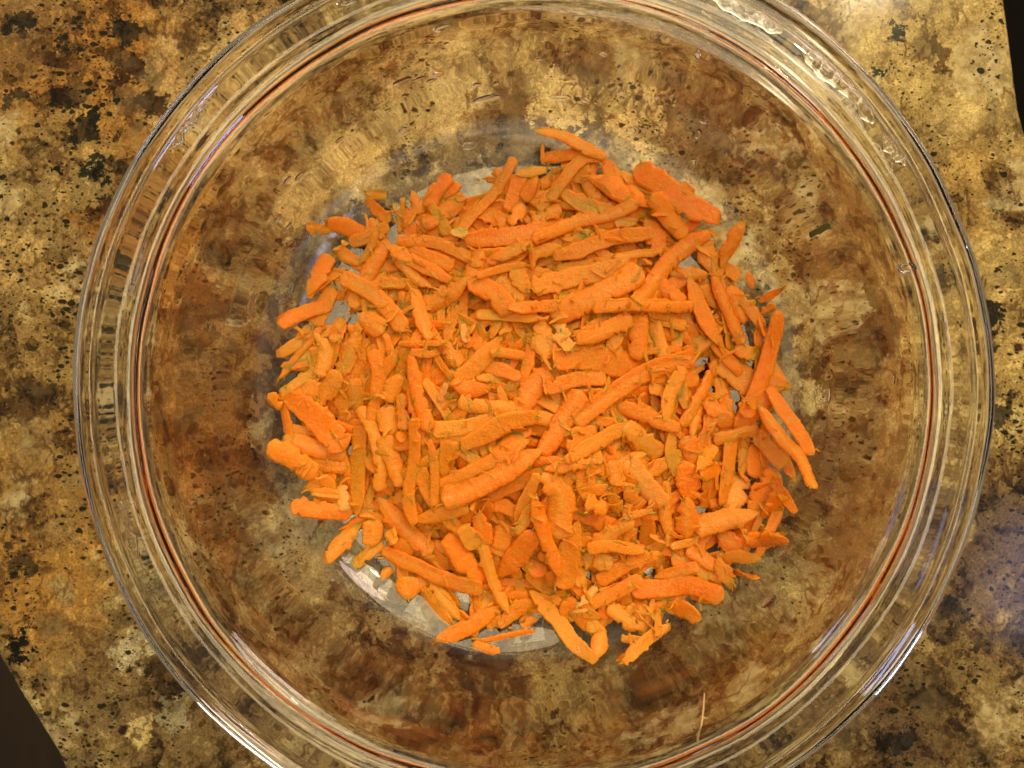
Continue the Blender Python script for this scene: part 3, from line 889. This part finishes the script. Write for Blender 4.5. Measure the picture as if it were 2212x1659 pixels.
def octant(dx, dy):
    a = math.degrees(math.atan2(-dy, dx)) % 180
    return ['lying level', 'tilted up rightward', 'slanting up rightward', 'leaning steeply right', 'standing upright', 'leaning steeply left', 'slanting up leftward', 'tilted up leftward'][int((a + 11.25) / 22.5) % 8]
NUM = ['twelve', 'one', 'two', 'three', 'four', 'five', 'six', 'seven', 'eight', 'nine', 'ten', 'eleven']
info = []
zmax = 0
for i in order:
    s = TR[i]
    w_ = s['w'] / F * .250; pale = s['tone'] == 'p'; thin = s['tone'] == 't'
    t_ = w_ * (rng.uniform(.14, .22) if thin else rng.uniform(.15, .28))
    if s['lv'] >= 3 and not thin: t_ *= 1.15
    t_ = max(t_, .0006)
    P3 = place(s['pts'], w_, t_, rng, sink=.45 if s['lv'] < 2 else .8)
    w_ = s['w'] / F * (CAM.z - float(P3[:, 2].mean()))
    roll = (rng.uniform(-.35, .35), rng.uniform(-.35, .35))
    fibrous = pale
    v, f, tn, co = shred_geo(refine(P3, .00055), w_ * 1.04, t_, rng, roll, (rng.random(), rng.random()), rng.uniform(-.02, .10), 1.25 if thin or fibrous else .9)
    if thin: tn = np.maximum(tn, .75)
    c = v.mean(0)
    me = mesh_from('carrot_shred', [(v - c, f, tn, co if rng.random() < .5 else co * 0, 0.0)])
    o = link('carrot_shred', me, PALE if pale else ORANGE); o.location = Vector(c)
    stamp(P3, w_, t_); zmax = max(zmax, P3[:, 2].max())
    (x1, y1), (x2, y2) = s['pts'][0], s['pts'][-1]; L = sum(math.dist(a, b) for a, b in zip(s['pts'], s['pts'][1:]))
    mx, my = np.mean([p[0] for p in s['pts']]), np.mean([p[1] for p in s['pts']])
    rr = math.hypot(mx - HC[0], my - HC[1]); clock = NUM[int(((math.degrees(math.atan2(mx - HC[0], -(my - HC[1]))) % 360) + 15) / 30) % 12]
    if rr < 40: where = 'at the very centre of the heap'
    elif rr < 95: where = f'near the heap centre toward {clock} o\'clock'
    elif rr < 160: where = f'midway out at {clock} o\'clock'
    else: where = f'at the heap edge, {clock} o\'clock'
    size = 'long' if L > 75 else 'medium' if L > 42 else 'short'
    wide = 'broad' if s['w'] > 19 else 'slim' if s['w'] < 11.5 else 'even'
    tone = 'pale whitish' if pale else 'thin translucent' if thin else 'orange'
    bend = 'bent ' if len(s['pts']) > 2 and L > 1.04 * math.dist(s['pts'][0], s['pts'][-1]) else ''
    lone = (i == 0) or (abs(mx - 488) < 12 and abs(my - 649) < 12)
    name = f'{size} {wide} {bend}{tone} shred {octant(x2 - x1, y2 - y1)}, {where}'
    info.append([o, name, rr, L, s['w'], mx, my])
# single out the few that read alike
def uniq():
    d = {}
    for k in info: d.setdefault(k[1], []).append(k)
    for nm, ks in d.items():
        if len(ks) > 1:
            key = max((2, 3, 5, 6), key=lambda q: (max(k[q] for k in ks) - min(k[q] for k in ks)) / {2: 8, 3: 20, 5: 10, 6: 10}[q])
            ks.sort(key=lambda k: k[key])
            w2 = {2: ('innermost', 'outermost'), 3: ('shortest', 'longest'), 5: ('leftmost', 'rightmost'), 6: ('topmost', 'lowest')}[key]
            for j, k in enumerate(ks):
                pre = w2[0] if j == 0 else w2[1] if j == len(ks) - 1 else 'middle'
                k[1] = f'{pre} {k[1]}'
uniq()
for k in info:
    tag(k[0], k[1], 'carrot shred', 'grated carrot shreds heaped in the glass bowl')

scraps()
# ------------------------------------------------------------------ water drops, wet rim, herb sliver, hair
def lens_mesh(name, P3, w, t, nrm, seed):
    rg = np.random.default_rng(seed)
    # a flattened bead: rings of an ellipsoid with an uneven outline
    c, ax = P3; ax = np.array(ax); nrm = np.array(nrm); sd = np.cross(nrm, ax)
    hl = np.linalg.norm(ax); ax = ax / hl; sd = sd / (np.linalg.norm(sd) + 1e-9)
    S, K = 28, 7; out = 1 + .16 * np.interp(np.arange(S) / S * 7, np.arange(8), np.r_[(q := rg.uniform(-1, 1, 7)), q[0]])
    V = [np.array(c) - nrm * t * .55]; Fc = []
    for k in range(1, K * 2):
        f = -math.pi / 2 + math.pi * k / (2 * K)
        for q in range(S):
            a = 2 * math.pi * q / S
            V.append(np.array(c) + (ax * hl * math.cos(a) + sd * w / 2 * math.sin(a)) * math.cos(f) ** .8 * out[q] + nrm * t * .55 * math.sin(f))
    V.append(np.array(c) + nrm * t * .55)
    for q in range(S): Fc.append((0, 1 + (q + 1) % S, 1 + q)); Fc.append((len(V) - 1, len(V) - 1 - S + q, len(V) - 1 - S + (q + 1) % S))
    for k in range(2 * K - 2):
        for q in range(S):
            a, b = 1 + k * S + q, 1 + k * S + (q + 1) % S; Fc.append((a, b, b + S, a + S))
    c0 = np.array(c); me = bpy.data.meshes.new(name); me.from_pydata([tuple(v - c0) for v in V], [], Fc)
    bm = bmesh.new(); bm.from_mesh(me); bmesh.ops.recalc_face_normals(bm, faces=bm.faces); bm.to_mesh(me); bm.free()
    return me, Vector(c0)
def on_glass(px, py):
    z = .02
    for _ in range(25):
        x, y = unproj(px, py, z); z += .6 * (float(np.interp(math.hypot(x, y), INR, INZ)) - z)
    r = math.hypot(x, y); e = .0008
    sl = (np.interp(r + e, INR, INZ) - np.interp(r - e, INR, INZ)) / (2 * e)
    nr = np.array([-x / r * sl, -y / r * sl, 1]); return np.array([x, y, z + .0004]), nr / np.linalg.norm(nr)
# px, py, length px, width px, direction deg (all of the 1024 px frame)
DROPS = [(486, 99, 24, 9, 20), (560, 98, 18, 7, 5), (477, 85, 9, 5, -10), (403, 131, 11, 7, 60), (469, 146, 12, 7, 15), (402, 83, 17, 8, 20), (420, 79, 12, 5, 25),
    (431, 81, 9, 5, 10), (434, 56, 10, 5, -30), (442, 24, 16, 10, 60), (693, 62, 14, 6, 70), (496, 84, 7, 5, 80), (585, 100, 8, 6, -40), (657, 97, 6, 5, 40),
    (299, 177, 9, 5, 60), (287, 181, 10, 5, 55), (278, 219, 10, 5, 65), (289, 226, 8, 4, 60), (251, 304, 18, 6, 78), (210, 326, 12, 5, 75), (291, 288, 12, 5, 75),
    (326, 262, 10, 4, 70), (828, 395, 14, 5, 78), (815, 393, 6, 4, 70), (791, 300, 6, 4, 60), (691, 166, 14, 7, 65), (698, 134, 12, 6, 60), (703, 122, 8, 5, 20),
    (630, 131, 9, 6, 20), (768, 601, 18, 10, 8), (782, 554, 9, 6, 30), (332, 580, 4, 4, 0), (470, 657, 5, 4, 0), (388, 111, 7, 4, 20), (540, 60, 6, 4, 30), (607, 40, 7, 4, 10),
    (340, 140, 9, 4, 50), (352, 120, 8, 4, 60), (870, 380, 10, 5, 80), (905, 268, 14, 8, -10)]
for i, (px, py, ln, wd, dg) in enumerate(DROPS):
    c, nr = on_glass(px, py); sc_ = (CAM.z - c[2]) / F
    a = np.array([math.cos(R(dg)), math.sin(R(dg)), 0]); a -= nr * a.dot(nr); a /= np.linalg.norm(a)
    me, c0 = lens_mesh('water_drop', (c, a * ln / 2 * sc_ * 1.2), wd * sc_ * 1.15, wd * sc_ * .62, nr, i)
    o = link('water_drop', me, WATER); o.location = c0
    clock = NUM[int(((math.degrees(math.atan2(px - 533, -(py - 389))) % 360) + 15) / 30) % 12]
    size = 'large' if ln > 13 else 'small' if ln > 8 else 'tiny'
    rr = math.hypot(px - 533, py - 389)
    zone = 'just outside the heap' if rr < 268 else 'halfway up the wall' if rr < 315 else 'high on the wall'
    info2 = (o, f"{size} {'drawn-out' if ln > 2 * wd else 'round'} water drop on the glass {zone}, {clock} o'clock", px, py)
    DROPS[i] = info2
d = {}
for k in DROPS: d.setdefault(k[1], []).append(k)
for nm, ks in d.items():
    key = 2 if max(k[2] for k in ks) - min(k[2] for k in ks) > max(k[3] for k in ks) - min(k[3] for k in ks) else 3
    ks.sort(key=lambda k: k[key])
    for j, k in enumerate(ks):
        pre = '' if len(ks) == 1 else (('leftmost ', 'rightmost ') if key == 2 else ('upper ', 'lower '))[1 if j else 0] if j in (0, len(ks) - 1) else 'middle '
        tag(k[0], pre + nm, 'water drop', 'water drops clinging inside the glass bowl')

# wet smears standing on the rim
PR = [p for p in catmull(LIP, 6)]
def rim_top(r):
    top = [(a, z) for a, z in PR[:60] if z > .0695]
    return float(np.interp(r, [a for a, z in top], [z for a, z in top])) + .0004
def smear(a0, a1, r0, wd, seed, label):
    rg = np.random.default_rng(seed); n = 46; K = 9; V = []; Fc = []
    cr = r0 + .0008 * np.interp(np.linspace(0, 6, n), np.arange(7), rg.uniform(-1, 1, 7))
    hw = wd / 2 * (1 + .45 * np.interp(np.linspace(0, 9, n), np.arange(10), rg.uniform(-1, 1, 10))) * np.sin(np.linspace(.05, math.pi - .05, n)) ** .4
    for i in range(n):
        a = R(a0 + (a1 - a0) * i / (n - 1))
        for k in range(K):
            u = -1 + 2 * k / (K - 1); r = cr[i] + u * hw[i]
            h = .00038 * (1 - u * u) ** .5 * (1 + .3 * math.sin(i * .9 + seed)) + .00002
            V.append((r * math.cos(a), r * math.sin(a), rim_top(r) + h))
        for k in range(K):
            u = 1 - 2 * k / (K - 1); r = cr[i] + u * hw[i]; V.append((r * math.cos(a), r * math.sin(a), rim_top(r) - .00025))
    M = 2 * K
    for i in range(n - 1):
        for k in range(M): Fc.append((i * M + k, i * M + (k + 1) % M, (i + 1) * M + (k + 1) % M, (i + 1) * M + k))
    Fc.append(tuple(range(M))[::-1]); Fc.append(tuple((n - 1) * M + k for k in range(M)))
    me = bpy.data.meshes.new('water_smear'); me.from_pydata(V, [], Fc)
    bm = bmesh.new(); bm.from_mesh(me); bmesh.ops.recalc_face_normals(bm, faces=bm.faces); bm.to_mesh(me); bm.free()
    tag(link('water_smear', me, WATER), label, 'water smear', 'water smears lying along the bowl rim')
smear(38, 52, .1178, .0052, 3, 'widest water smear lying along the upper right of the glass rim')
smear(55, 66, .1172, .0038, 4, 'water smear on the glass rim near its top, right side')
smear(31, 36, .1174, .0030, 5, 'shortest water smear, low on the upper right of the rim')
smear(110, 117, .1172, .0036, 6, 'water smear on the glass rim near its top, left side')
smear(139, 146, .1178, .0030, 8, 'water smear on the upper left of the glass rim')
smear(195, 203, .1160, .0028, 9, 'water smear on the lower left inner edge of the rim')

def strand(name, pts, w, t, mat, label, cat, z_of, seed):
    rg = np.random.default_rng(seed)
    P3 = np.array([z_of(*p)[0] for p in pts]); P3 = resample(P3, .0008)[0]; P3[:, 2] += t
    v, f, tn, co = shred_geo(P3, w, t, rg, (0, .4), (.4, .8), 0, .8)
    me = bpy.data.meshes.new(name); c = v.mean(0); me.from_pydata((v - c).tolist(), [], f)
    o = link(name, me, mat); o.location = Vector(c); tag(o, label, cat)
strand('herb_sliver', [(818, 232), (830, 225), (844, 218)], .0018, .0007, HERB, 'small dark green sliver of herb on the right inner wall of the bowl', 'herb sliver', on_glass, 1)
strand('carrot_fibre', [(697, 740), (704, 722), (711, 703)], .0005, .0003, SLIVER, 'fine pale fibre stuck to the bowl wall at the bottom right', 'carrot fibre', on_glass, 2)
print('SHREDS', len(info), 'zmax', zmax, 'dups', len(info) - len({k[1] for k in info}))
